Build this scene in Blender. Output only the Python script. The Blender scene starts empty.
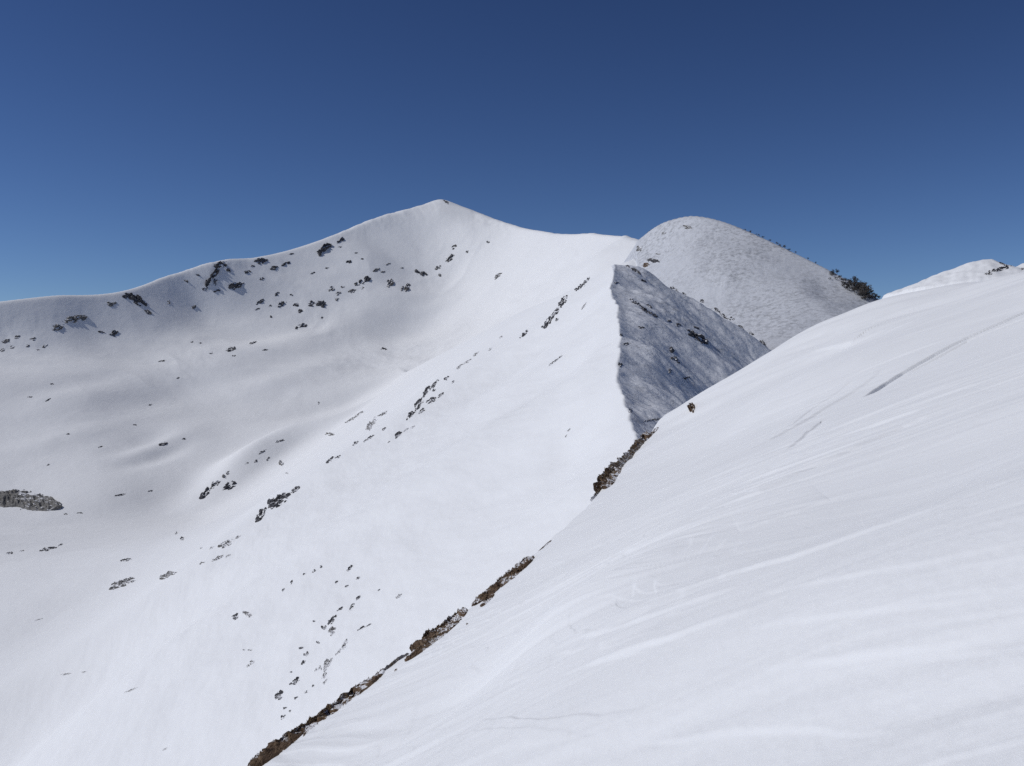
import bpy, math, random, os
import numpy as np
from mathutils import Vector

QUICK = float(os.environ.get('SCENE_Q', '1'))
F = 1005.0; CU = 512.0; CV = 383.0            # focal length and centre in pixels of the 1024x766 frame
sc = bpy.context.scene
col = sc.collection
rng = random.Random(7)

def P(u, v, Y):
    return np.array([(u - CU) / F * Y, Y, (CV - v) / F * Y])

# ------------------------------------------------------------------ numeric helpers
class TPS:
    """smooth surface z(x, y) through survey points"""
    def __init__(s, pts, lam=0.0):
        p = np.array(pts, float)
        s.c = p[:, :2].mean(0); s.k = max(np.ptp(p[:, 0]), np.ptp(p[:, 1]), 1e-6)
        q = (p[:, :2] - s.c) / s.k
        n = len(q)
        A = np.zeros((n + 3, n + 3))
        A[:n, :n] = s.ker(((q[:, None] - q[None]) ** 2).sum(-1)) + lam * np.eye(n)
        A[:n, n] = 1; A[:n, n + 1:] = q
        A[n, :n] = 1; A[n + 1:, :n] = q.T
        b = np.zeros(n + 3); b[:n] = p[:, 2]
        s.w = np.linalg.solve(A, b); s.q = q
    @staticmethod
    def ker(r2):
        return 0.5 * r2 * np.log(r2 + 1e-12)
    def __call__(s, x, y):
        x = (np.asarray(x, np.float64) - s.c[0]) / s.k; y = (np.asarray(y, np.float64) - s.c[1]) / s.k
        n = len(s.q)
        z = s.w[n] + s.w[n + 1] * x + s.w[n + 2] * y
        for i in range(n):
            z = z + s.w[i] * s.ker((x - s.q[i, 0]) ** 2 + (y - s.q[i, 1]) ** 2)
        return z

def smin(a, b, k):
    h = np.clip(0.5 + 0.5 * (b - a) / k, 0, 1)
    return b * (1 - h) + a * h - k * h * (1 - h)
def smax(a, b, k):
    return -smin(-a, -b, k)

def _h(ix, iy, seed):
    h = (ix.astype(np.uint32) * np.uint32(374761393) + iy.astype(np.uint32) * np.uint32(668265263)
         + np.uint32((seed * 974634777) & 0xffffffff))
    h = (h ^ (h >> np.uint32(13))) * np.uint32(1274126177)
    h ^= h >> np.uint32(16)
    return h
_G = np.array([[math.cos(i * math.pi / 8), math.sin(i * math.pi / 8)] for i in range(16)], np.float32)
def perlin(x, y, seed=0):
    x = np.asarray(x, np.float64); y = np.asarray(y, np.float64)
    x0 = np.floor(x); y0 = np.floor(y)
    fx = (x - x0).astype(np.float32); fy = (y - y0).astype(np.float32)
    ix = x0.astype(np.int64); iy = y0.astype(np.int64)
    sx = fx * fx * fx * (fx * (fx * 6 - 15) + 10); sy = fy * fy * fy * (fy * (fy * 6 - 15) + 10)
    def g(a, b):
        k = _G[(_h(ix + a, iy + b, seed) & np.uint32(15)).astype(np.int64)]
        return k[..., 0] * (fx - a) + k[..., 1] * (fy - b)
    n0 = g(0, 0) * (1 - sx) + g(1, 0) * sx
    n1 = g(0, 1) * (1 - sx) + g(1, 1) * sx
    return (n0 * (1 - sy) + n1 * sy) * 1.5
def fbm(x, y, seed=0, octv=4, gain=0.5):
    z = 0; a = 1.0; f = 1.0
    for i in range(octv):
        z = z + a * perlin(x * f + 17.3 * i, y * f - 9.1 * i, seed + i)
        a *= gain; f *= 2.03
    return z
def sstep(a, b, x):
    t = np.clip((x - a) / (b - a), 0, 1)
    return t * t * (3 - 2 * t)
def rot(x, y, deg):
    c, s = math.cos(math.radians(deg)), math.sin(math.radians(deg))
    return x * c + y * s, -x * s + y * c

def seg_dist(x, y, pts):
    """distance to a polyline, side sign and parameter 0..1 along it"""
    best = np.full(np.shape(x), 1e12); sgn = np.zeros(np.shape(x)); tt = np.zeros(np.shape(x))
    L = [0]
    for a, b in zip(pts[:-1], pts[1:]):
        L.append(L[-1] + math.hypot(b[0] - a[0], b[1] - a[1]))
    for i, (a, b) in enumerate(zip(pts[:-1], pts[1:])):
        dx, dy = b[0] - a[0], b[1] - a[1]; l2 = dx * dx + dy * dy
        t = np.clip(((x - a[0]) * dx + (y - a[1]) * dy) / l2, 0, 1)
        px, py = x - a[0] - t * dx, y - a[1] - t * dy
        d = np.sqrt(px * px + py * py)
        m = d < best
        best = np.where(m, d, best)
        sgn = np.where(m, np.sign(dx * py - dy * px), sgn)
        tt = np.where(m, (L[i] + t * math.sqrt(l2)) / L[-1], tt)
    return best, sgn, tt

# ------------------------------------------------------------------ survey points: main mountain and its bowl
sky_m = [(-420, 350, 900), (-250, 325, 980), (-120, 312, 1050), (0, 300, 1120), (60, 294, 1170), (120, 291, 1230), (165, 276, 1300),
         (210, 262, 1360), (228, 258, 1390), (250, 257, 1420), (300, 246, 1490), (340, 232, 1550), (370, 219, 1600), (410, 208, 1660),
         (428, 203, 1690), (440, 199, 1700), (455, 204, 1690), (490, 217, 1630), (515, 225, 1560), (540, 230, 1480), (590, 232, 1300),
         (625, 235, 1150), (640, 240, 1080)]
int_m = [(-250, 420, 800), (-250, 520, 600), (0, 340, 1080), (-120, 350, 1000), (150, 333, 1200), (0, 380, 980), (0, 430, 880), (0, 480, 780), (0, 505, 725),
         (100, 335, 1160), (100, 372, 1055), (100, 430, 900), (100, 490, 760),
         (200, 310, 1298), (200, 350, 1180), (200, 400, 1050), (200, 450, 900), (200, 495, 780), (180, 515, 730),
         (300, 290, 1400), (300, 340, 1270), (300, 390, 1100), (300, 430, 950), (300, 470, 800),
         (440, 240, 1590), (440, 213, 1652), (400, 222, 1616), (480, 226, 1603), (440, 280, 1500), (440, 320, 1380), (430, 360, 1200), (430, 390, 1050), (370, 225, 1590), (370, 270, 1480),
         (540, 265, 1350), (540, 300, 1200), (540, 340, 950), (600, 255, 1100), (600, 280, 900), (630, 263, 860), (690, 300, 820),
         (190, 530, 600), (0, 545, 590), (205, 546, 440), (110, 591, 410), (0, 634, 375), (-250, 690, 345)]
_ps = [P(*a) for a in sky_m]
Mf = TPS(_ps + [P(*a) for a in int_m], 1e-6)
_bk = []
for i, p in enumerate(_ps):
    a = _ps[max(i - 1, 0)]; b = _ps[min(i + 1, len(_ps) - 1)]
    n = np.array([-(b[1] - a[1]), b[0] - a[0]]); n /= np.linalg.norm(n)
    _bk.append(p)
    _bk.append(np.array([p[0] + n[0] * 220, p[1] + n[1] * 220, p[2] - 120]))
Mb = TPS(_bk, 1e-5)

def ray_on(fn, u, v, y0, y1, n=1500):
    Y = np.linspace(y0, y1, n)
    X = (u - CU) / F * Y; Z = (CV - v) / F * Y
    k = np.nonzero(fn(X, Y) >= Z)[0]
    i = k[0] if len(k) else n - 1
    return (X[i], Y[i])

# hand placed drift ridges of the bowl: image track, height (m), width upper side, width lower side
drifts = []
for trk, h, wa, wb in [
    ([(180, 505), (205, 493), (232, 470), (262, 455), (292, 441), (318, 436)], 24, 40, 14),
    ([(285, 446), (330, 437), (362, 420), (405, 405)], 15, 34, 18),
    ([(82, 463), (125, 455), (165, 443), (205, 424)], 7, 38, 12),
    ([(85, 448), (140, 436), (190, 420)], -3, 30, 30),
    ([(150, 512), (195, 492), (235, 470)], -7, 40, 22),
    ([(20, 425), (60, 415), (120, 388)], 4, 40, 25),
    ([(330, 395), (400, 378), (450, 352)], 5, 45, 30),
    ([(280, 352), (340, 322), (400, 300), (450, 262)], 6, 45, 30),
    ([(200, 372), (260, 352), (300, 338)], 5, 40, 25),
    ([(455, 330), (500, 300), (530, 270)], -7, 50, 50),
    ([(160, 506), (195, 488), (232, 462), (272, 440)], -11, 24, 24), ([(96, 461), (135, 447), (170, 431)], -6, 15, 15), ([(120, 469), (160, 455), (194, 439)], -6, 13, 13),
    ([(380, 340), (410, 330), (445, 316)], -8, 34, 34), ([(50, 424), (140, 402), (215, 376)], -4, 24, 24), ([(215, 405), (300, 376), (370, 350)], 4, 26, 26),
    ([(0, 455), (60, 440), (110, 425)], 3, 18, 18), ([(10, 400), (70, 385), (130, 372)], -3, 20, 20), ([(260, 425), (330, 405), (390, 385)], -4, 22, 22),
    ([(230, 340), (290, 332), (350, 310)], -4, 26, 26), ([(395, 240), (405, 258), (400, 278)], 3, 30, 30), ([(340, 245), (372, 262), (392, 285)], 4, 26, 26),
    ([(440, 205), (455, 240), (470, 268)], 7, 50, 40),
    ([(205, 268), (216, 288), (224, 300)], 5, 30, 24),
    ([(118, 294), (135, 304), (150, 318)], 3, 30, 26),
]:
    pts = [ray_on(Mf, u, v, 350, 1750) for u, v in trk]
    drifts.append((pts, h, wa, wb))
def mounds_of(pts, h, w):
    pts = [np.array(q) for q in pts]; L = sum(np.linalg.norm(b - a) for a, b in zip(pts[:-1], pts[1:])); d0 = .45 * w; n = max(int(L / d0), 3)
    out = []
    cum = np.concatenate([[0], np.cumsum([np.linalg.norm(b - a) for a, b in zip(pts[:-1], pts[1:])])])
    for t in np.linspace(0, 1, n):
        q = t * L; xx = np.interp(q, cum, [p[0] for p in pts]); yy = np.interp(q, cum, [p[1] for p in pts])
        out.append((xx, yy, h * (L / n) / (1.77 * w) * math.sin(math.pi * min(max(t, .03), .97)) ** .7, w))
    return out
mounds = [m for pts, h, wa, wb in drifts for m in mounds_of(pts, h, .5 * (wa + wb))]

def f_mountain(x, y):
    z = smin(Mf(x, y), Mb(x, y), 7.0)
    front = sstep(0, 60, Mb(x, y) - Mf(x, y))
    for bx, by, bh, bw in mounds:
        m = ((x - bx) ** 2 + (y - by) ** 2) / bw ** 2
        z = z + bh * np.exp(-np.minimum(m, 40))
    wx = x + 30 * perlin(x / 160, y / 160, 41); wy = y + 30 * perlin(x / 160, y / 160, 42)
    rough = sstep(-80, 60, z)
    rocky = sstep(-.1, .5, fbm(x / 260, y / 260, 12, 2))
    z = z + front * ((1.6 + 1.2 * rough) * fbm(wx / 170, wy / 170, 1, 3, .4) + (.35 + 1.1 * rough * rocky) * fbm(wx / 48, wy / 48, 5, 3, .45))
    z = z + front * rough * 2.2 * (.35 - np.abs(fbm(wx / 130, wy / 130, 15, 3, .45)))
    brow = 1 - sstep(5, 45, np.abs(Mb(x, y) - Mf(x, y)))
    z = z + brow * .8 * sstep(-.15, .3, fbm(x / 140, y / 140, 19, 2)) * fbm(x / 26, y / 26, 18, 3, .6)
    z = z + front * rough * rocky * .9 * (.3 - np.abs(fbm(wx / 24, wy / 24, 23, 3, .5)))
    # small wind ripples across the floor
    rx, ry = rot(wx, wy, 25)
    z = z + .22 * fbm(rx / 90, ry / 24, 9, 2)
    return z

# ------------------------------------------------------------------ middle ridge: bright flank, shaded face
crest = [(634, 438, 160), (632, 428, 170), (626, 407, 190), (620, 393, 203), (617, 374, 222), (618.5, 352, 250), (618.5, 326, 300), (617, 305, 355), (612.5, 297, 385), (609.5, 288, 420), (613, 276, 465), (611, 262, 520)]
def densify(a, n=3):
    P3 = [P(*q) for q in a]; out = []
    for p0, p1 in zip(P3[:-1], P3[1:]):
        out += [p0 + (p1 - p0) * k / n for k in range(n)]
    return out + [P3[-1]]
crest_w = densify(crest)
flank_edge = [(603, 268, 540), (585, 279, 555), (560, 297, 560), (530, 322, 552), (500, 345, 535), (465, 370, 505), (430, 395, 480), (395, 417, 458), (360, 441, 440), (330, 458, 428), (275, 498, 405)]
flank = [(0, 766, 280), (240, 760, 142), (430, 620, 144), (540, 540, 143), (500, 766, 90), (0, 630, 345), (-250, 700, 330),
         (540, 450, 215), (500, 420, 285), (560, 380, 300), (330, 600, 205), (120, 680, 255), (560, 480, 178), (200, 560, 350), (580, 320, 440)]
Ff = TPS(crest_w + [P(*a) for a in flank_edge + flank], 1e-6)
_fb = []
for a in flank_edge:
    p = P(*a); _fb += [p, p + np.array([-75, 60, -44])]
Fb = TPS(_fb, 1e-5)
spur = [(611, 262, 520), (632, 267, 522), (650, 276, 522), (674, 289, 522), (700, 301, 520), (726, 318, 515), (748, 333, 508), (772, 350, 500), (800, 372, 490)]
Rf = TPS(crest_w + [P(*a) for a in spur + [(700, 400, 272), (735, 372, 382), (675, 328, 345), (660, 357, 270), (690, 316, 430), (722, 345, 450), (648, 402, 205)]], 1e-6)
_rb = []
for a in spur:
    p = P(*a); _rb += [p, p + np.array([30, 75, -42])]
Rb = TPS(_rb, 1e-5)

hollows = []
for trk, h, w_ in [([(556, 438), (575, 455), (585, 470)], -2.6, 11), ([(528, 440), (535, 462), (552, 480), (578, 492)], .7, 4.5),
                   ([(600, 330), (604, 380), (612, 410)], 1.0, 7), ([(330, 560), (430, 480), (520, 400)], 1.2, 14), ([(260, 600), (360, 540), (460, 450)], -1.2, 12),
                   ([(130, 640), (260, 560), (360, 480)], 1.2, 16), ([(60, 690), (160, 640), (240, 590)], -1.2, 14), ([(180, 740), (280, 660), (350, 590)], .8, 9)]:
    hollows += mounds_of([ray_on(Ff, u, v, 60, 620) for u, v in trk], h, w_)
crest_xy = [tuple(P(*a)[:2]) for a in crest]
def f_ridge(x, y):
    a = Ff(x, y); b = Fb(x, y); c = Rf(x, y); d = Rb(x, y)
    lit = sstep(-2, 6, c - a)
    dd, s, t = seg_dist(x, y, crest_xy)
    fade = sstep(1, 14, dd)
    for bx, by, bh, bw in hollows:
        a = a + fade * bh * np.exp(-np.minimum(((x - bx) ** 2 + (y - by) ** 2) / bw ** 2, 40))
    # cornice edge wanders a little
    e = .6 * perlin(x / 14, y / 22, 61) + .4 * perlin(x / 5, y / 8, 62)
    c = c + e
    a2 = a + fade * .8 * fbm(x / 70, y / 70, 21, 3) + (lit * .26) * fbm(*[q for q in (rot(x, y, 15)[0] / 9, rot(x, y, 15)[1] / 30)], 25, 4)
    # shaded face: scoured, terraced
    wx = x + 6 * perlin(x / 25, y / 25, 71)
    rx, ry = rot(wx, y, -32)
    c2 = c + (.15 + .85 * fade) * 1.5 * fbm(rx / 34, ry / 12, 31, 4, .5) + .4 * np.abs(fbm(rx / 12, ry / 5, 37, 3))
    c2 = c2 + fade * 2.2 * fbm(x / 42, y / 70, 45, 2) + fade * .5 * (.3 - np.abs(fbm(rx / 20, ry / 16, 47, 3)))
    # rim just below the crest on the shaded side drops away
    c2 = c2 - np.where(s < 0, .35 * sstep(0, 3, dd), 0)
    z = smin(a2, b, 5.0)
    z = smin(z, d, 3.0)
    return smin(z, c2, .5)

# ------------------------------------------------------------------ domed hill behind
sky_d = [(637, 240, 905), (650, 230, 890), (665, 221, 870), (690, 215, 850), (720, 220, 828), (760, 236, 795), (800, 255, 760), (840, 275, 725), (880, 299, 690), (930, 325, 650), (1010, 370, 600)]
Df = TPS([P(*a) for a in sky_d + [(641, 262, 850), (665, 262, 815), (700, 260, 772), (690, 290, 745), (760, 290, 705), (760, 330, 640), (820, 310, 645), (800, 345, 590), (860, 330, 610), (700, 330, 690), (620, 250, 905)]], 1e-6)
_db = []
for a in sky_d:
    p = P(*a); _db += [p, p + np.array([25, 90, -40])]
Db = TPS(_db, 1e-5)
def f_hill(x, y):
    edge = (637.5 - CU) / F * y
    a = Df(x, y) + np.minimum(0, 2 * (x - edge)) - 1.2 * np.maximum(0, 540 - y)
    m = sstep(0, 25, Db(x, y) - a)
    wx = x + 10 * perlin(x / 40, y / 40, 81); wy = y + 10 * perlin(x / 40, y / 40, 82)
    rx, ry = rot(wx, wy, 35)
    pat = sstep(-.05, .45, fbm(x / 90, y / 90, 86, 3))
    a = a + (.15 + .85 * m) * (3.2 * fbm(wx / 90, wy / 90, 83, 3) + (.10 + 1.25 * pat) * (.34 * fbm(rx / 16, ry / 6, 84, 3, .5)) + .12 * fbm(wx / 5, wy / 5, 88, 2))
    return smin(a, Db(x, y), 2.5)

# ------------------------------------------------------------------ foreground slope
edge_n = [(150, 850, 16), (240, 766, 20), (310, 722, 22), (380, 672, 24.5), (440, 630, 27.5), (500, 580, 31.5), (535, 552, 35), (570, 520, 43), (600, 490, 53), (622, 466, 66), (640, 446, 80)]
back_n = [(654, 424, 92), (664, 411, 100), (690, 414, 105), (705, 404, 108), (740, 375, 108), (768, 353, 105), (790, 340, 102), (820, 321, 98), (850, 309, 94), (880, 298, 93), (930, 287, 89), (960, 281, 86), (1000, 275, 81), (1024, 271, 77), (1100, 250, 66)]
int_n = [(512, 766, 9), (760, 766, 6.2), (1024, 766, 4.3), (640, 766, 7.4), (380, 766, 13), (1024, 600, 6.3), (1024, 450, 12), (1024, 350, 28), (1024, 311, 44),
         (900, 400, 26), (760, 450, 31), (760, 600, 9.4), (640, 600, 13), (640, 520, 27), (560, 600, 17), (900, 600, 7.4), (900, 500, 13),
         (480, 680, 17), (760, 520, 15.5), (700, 450, 50), (820, 370, 52), (950, 320, 50)]
Nf = TPS([P(*a) for a in edge_n + back_n + int_n] + [np.array([0, 0, -1.95]), np.array([-25, -25, -11.5]), np.array([25, -25, 10.5]), np.array([0, -30, -.6])], 2e-6)
_ne = []
for a in edge_n:
    p = P(*a); _ne += [p, p + np.array([-14, 4, -44])]
Ne = TPS(_ne, 1e-5)
_nb = []
for a in back_n:
    p = P(*a); _nb += [p, p + np.array([20, 40, -17])]
Nb = TPS(_nb, 1e-5)

def on_near(u, v):
    return ray_on(Nf, u, v, 3, 120, 4000)
tracks = []
for trk, w, dep in [([(862, 397), (885, 382), (903, 371.5), (935, 354), (968, 337), (1000, 322), (1040, 303)], .11, .30),
                    ([(905, 374), (968, 341), (1000, 328), (1040, 312)], .08, .16),
                    ([(786, 447), (800, 437), (820, 421)], .15, .07),
                    ([(785, 430), (812, 409), (845, 386)], .2, .05),
                    ([(800, 405), (860, 372), (930, 345)], .3, .05)]:
    tracks.append(([on_near(*a) for a in trk], w, dep))

lips = []
for trk, hh, wd in [
    ([(478, 711), (540, 716), (600, 712), (645, 704)], -.030, .35), ([(585, 660), (680, 632), (750, 608)], .05, .45),
    ([(755, 671), (830, 662), (900, 650), (1030, 627)], .020, .4), ([(740, 629), (830, 617), (930, 605), (1030, 590)], .016, .4),
    ([(755, 592), (840, 580), (920, 566), (1030, 545)], .018, .5), ([(640, 600), (720, 575), (800, 552), (930, 508), (1030, 470)], .045, .7),
    ([(560, 640), (640, 615), (740, 583)], .04, .5), ([(712, 468), (770, 440), (820, 412), (860, 388), (880, 370)], .10, 1.6),
    ([(690, 520), (760, 492), (840, 455), (900, 425), (990, 390)], .06, 1.1), ([(780, 545), (860, 515), (960, 480)], -.04, .7), ([(740, 527), (830, 495)], .04, .7),
    ([(810, 356), (850, 345), (866, 338)], .15, 2.0),
    ([(520, 641), (530, 622), (545, 606), (570, 592)], -.012, .22), ([(498, 684), (512, 660), (528, 637)], -.010, .22), ([(571, 604), (568, 616), (576, 625), (600, 626)], -.012, .22),
    ([(618, 588), (615, 597), (626, 603), (650, 598)], -.012, .22), ([(632, 592), (634, 581), (648, 570), (668, 563)], -.013, .22), ([(655, 588), (654, 578), (664, 570)], -.010, .22),
    ([(560, 668), (600, 655), (650, 646)], .02, .3), ([(440, 730), (520, 725), (600, 734)], -.010, .22), ([(630, 735), (760, 722), (900, 720)], .02, .3)]:
    lips.append(([on_near(*a) for a in trk], hh, wd))
def near_base(x, y):
    return smin(smin(Nf(x, y), Ne(x, y), .5), Nb(x, y), .9)
def f_near(x, y):
    z = near_base(x, y)
    r = np.sqrt(x * x + y * y)
    # wind direction runs along (1,-1): across it the sastrugi are short
    wx = x + .9 * perlin(x / 5.5, y / 5.5, 101); wy = y + .9 * perlin(x / 5.5, y / 5.5, 102)
    al, ac = rot(wx, wy, -45)
    amp = (.35 + .65 * sstep(-.4, .5, fbm(x / 14, y / 14, 103, 2))) * (.45 + .55 * sstep(55, 22, r))
    z = z + (.05 + .05 * sstep(60, 25, r)) * fbm(al / 22, ac / 4.2, 104, 2)
    big = fbm(al / 9, ac / 1.15, 106, 3, .5)
    z = z + amp * .042 * (np.abs(big) * -1.6 + big)
    z = z + amp * .010 * fbm(al / 2.6, ac / .34, 109, 3, .5) * sstep(45, 12, r)
    # layered crust steps
    t = fbm(al / 11, ac / 3.0, 112, 3, .5) * 3.2
    fr = t - np.floor(t)
    z = z + amp * .016 * (np.floor(t) + sstep(.86, 1.0, fr) - t) * sstep(60, 25, r)
    # scalloped contour lines left of centre
    t2 = (fbm(wx / 6, wy / 9, 115, 3, .55)) * 6
    f2 = t2 - np.floor(t2)
    mk = sstep(9, 13, y) * sstep(34, 24, y) * sstep(5, 2, x)
    z = z + mk * .010 * (np.floor(t2) + sstep(.8, 1.0, f2) - t2)
    z = z + .0035 * fbm(x / .12, y / .12, 118, 2) * sstep(14, 6, r)
    for pts, hh, wd in lips:
        bx0 = min(q[0] for q in pts) - 5 * wd; bx1 = max(q[0] for q in pts) + 5 * wd; by0 = min(q[1] for q in pts) - 5 * wd; by1 = max(q[1] for q in pts) + 5 * wd
        if x.max() < bx0 or x.min() > bx1 or y.max() < by0 or y.min() > by1: continue
        d, sg, tt = seg_dist(x, y, pts)
        dj = d * sg + .12 * wd * perlin(x / (2 * wd), y / (2 * wd), 131)
        up = sstep(-.10 * wd, .10 * wd, dj if hh > 0 else -dj) * np.exp(-np.abs(dj) / (1.6 * wd))
        z = z + abs(hh) * up * np.sin(np.pi * np.clip(tt, 0, 1)) ** .6
    # rolling waves farther along the crest
    z = z + sstep(40, 80, r) * .35 * fbm(al / 24, ac / 9, 121, 3)
    for pts, w, dep in tracks:
        d, s, tt = seg_dist(x, y, pts)
        dj = d * s + .05 * perlin(x / 3, y / 3, 133)
        z = z - dep * sstep(.10, -.10, dj) * np.exp(-np.maximum(-dj, 0) / (2.2 * w)) * np.exp(-np.maximum(dj, 0) / .3) * sstep(0, .12, tt)
    # little summit knoll on the crest beyond
    kx, ky, kz = P(984, 261, 128)
    hk = kz - .40 * (np.sqrt((x - kx) ** 2 * np.where(x > kx, 2.2, 1.0) + .6 * (y - ky) ** 2 + 2.2) - 1.5)
    hk = hk + .25 * fbm(x / 3, y / 3, 125, 3) 
    hk = hk - 1.5 * np.maximum(0, np.hypot(x - kx, y - ky) - 12)
    k2 = P(1026, 264, 124)
    hk2 = k2[2] - .55 * (np.sqrt((x - k2[0]) ** 2 + .6 * (y - k2[1]) ** 2 + .8) - .9) + .2 * fbm(x / 2, y / 2, 127, 3)
    hk2 = hk2 - 1.5 * np.maximum(0, np.hypot(x - k2[0], y - k2[1]) - 8)
    return np.maximum(np.maximum(z, hk), hk2)

# ------------------------------------------------------------------ polar survey grids
def az_list(fine, lo, hi, coarse):
    a = list(np.arange(-28.6, 28.6001, fine))
    left = []; q = -28.6
    st = fine
    while q > lo:
        st = min(st * 1.15, coarse); q -= st; left.append(max(q, lo))
    right = []; q = 28.6; st = fine
    while q < hi:
        st = min(st * 1.15, coarse); q += st; right.append(min(q, hi))
    return np.radians(np.array(left[::-1] + a + right))
step = .03 / QUICK
az_f = az_list(step, -52, 52, .8)
r_f = np.concatenate([np.exp(np.arange(math.log(58), math.log(1000), .0040 / QUICK)), np.exp(np.arange(math.log(1000), math.log(1760), .0024 / QUICK)), np.exp(np.arange(math.log(1760), math.log(2700), .008 / QUICK))])
az_n = az_list(step, -180, 180, 2.0)
r_n = np.concatenate([[.25, .6, 1.0, 1.4, 1.8], np.exp(np.arange(math.log(2.1), math.log(16), .0045 / QUICK)), np.exp(np.arange(math.log(16), math.log(62), .0024 / QUICK)), np.exp(np.arange(math.log(62), math.log(215), .0045 / QUICK))])

def grid_xy(az, r):
    return np.sin(az)[None, :] * r[:, None], np.cos(az)[None, :] * r[:, None]
def eval_rows(fn, az, r, chunk=60):
    out = []
    for i in range(0, len(r), chunk):
        x, y = grid_xy(az, r[i:i + chunk]); out.append(fn(x, y))
    return np.concatenate(out)
zM = eval_rows(f_mountain, az_f, r_f); zR = eval_rows(f_ridge, az_f, r_f); zD = eval_rows(f_hill, az_f, r_f)
XF, YF = grid_xy(az_f, r_f)
ZF = np.maximum(smax(zM, zR, 3.0 + 11 * sstep(-40, -150, XF)), zD)
ZF = np.maximum(ZF, -390)
CL = np.argmax(np.stack([zM, zR, zD]), 0)
ZN = eval_rows(f_near, az_n, r_n); XN, YN = grid_xy(az_n, r_n)

class Caster:
    def __init__(s, az, r, Z):
        s.az = az; s.r = r; s.Z = Z; s.e = Z / r[:, None]
    def hit(s, u, v):
        dx = (u - CU) / F
        a = math.atan(dx); j = int(np.clip(np.searchsorted(s.az, a), 1, len(s.az) - 1))
        if abs(s.az[j - 1] - a) < abs(s.az[j] - a): j -= 1
        e = s.e[:, j]; t = (CV - v) / F / math.sqrt(1 + dx * dx)
        i0 = 5
        k = np.nonzero(e[i0:] >= t)[0]
        if len(k):
            i = k[0] + i0; ok = True
            f = (t - e[i - 1]) / (e[i] - e[i - 1] + 1e-12); f = min(max(f, 0), 1)
        else:
            i = int(np.argmax(e[i0:])) + i0; f = 1.0; ok = False
        rr = s.r[i - 1] + f * (s.r[i] - s.r[i - 1]); zz = s.Z[i - 1, j] + f * (s.Z[i, j] - s.Z[i - 1, j])
        return np.array([math.sin(a) * rr, math.cos(a) * rr, zz]), ok
    def height(s, x, y):
        rr = math.hypot(x, y); a = math.atan2(x, y)
        i = int(np.clip(np.searchsorted(s.r, rr), 1, len(s.r) - 1)); j = int(np.clip(np.searchsorted(s.az, a), 1, len(s.az) - 1))
        fr = min(max((rr - s.r[i - 1]) / (s.r[i] - s.r[i - 1]), 0), 1); fa = min(max((a - s.az[j - 1]) / (s.az[j] - s.az[j - 1]), 0), 1)
        Z = s.Z
        return (Z[i-1, j-1] * (1-fr) + Z[i, j-1] * fr) * (1-fa) + (Z[i-1, j] * (1-fr) + Z[i, j] * fr) * fa
FAR = Caster(az_f, r_f, ZF); NEAR = Caster(az_n, r_n, ZN)

# ------------------------------------------------------------------ materials
def new_mat(name):
    m = bpy.data.materials.new(name); m.use_nodes = True
    nt = m.node_tree; b = nt.nodes['Principled BSDF']
    return m, nt, b
def N(nt, t, **k):
    n = nt.nodes.new(t)
    for a, v in k.items():
        if a in n.inputs: n.inputs[a].default_value = v
        else: setattr(n, a, v)
    return n
def noise(nt, co, scale, detail=4, rough=.55):
    n = N(nt, 'ShaderNodeTexNoise'); n.inputs['Scale'].default_value = scale
    n.inputs['Detail'].default_value = detail; n.inputs['Roughness'].default_value = rough
    nt.links.new(co, n.inputs['Vector']); return n.outputs['Fac']
def ramp(nt, fac, stops):
    r = N(nt, 'ShaderNodeValToRGB'); e = r.color_ramp.elements
    while len(e) < len(stops): e.new(.5)
    for q, (p, c) in zip(e, stops):
        q.position = p; q.color = (*c, 1) if len(c) == 3 else c
    nt.links.new(fac, r.inputs['Fac']); return r.outputs['Color']
def mix(nt, f, a, b):
    m = N(nt, 'ShaderNodeMix', data_type='RGBA')
    if isinstance(f, float): m.inputs[0].default_value = f
    else: nt.links.new(f, m.inputs[0])
    for s, v in ((6, a), (7, b)):
        if isinstance(v, tuple): m.inputs[s].default_value = (*v, 1)
        else: nt.links.new(v, m.inputs[s])
    return m.outputs[2]
def math_n(nt, op, a, b=None):
    m = N(nt, 'ShaderNodeMath', operation=op)
    for i, v in enumerate((a, b)):
        if v is None: continue
        if isinstance(v, (int, float)): m.inputs[i].default_value = v
        else: nt.links.new(v, m.inputs[i])
    return m.outputs[0]
def mapping(nt, co, rotz=0, scale=(1, 1, 1)):
    m = N(nt, 'ShaderNodeMapping'); m.inputs['Rotation'].default_value = (0, 0, math.radians(rotz)); m.inputs['Scale'].default_value = scale
    nt.links.new(co, m.inputs['Vector']); return m.outputs['Vector']

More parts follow.
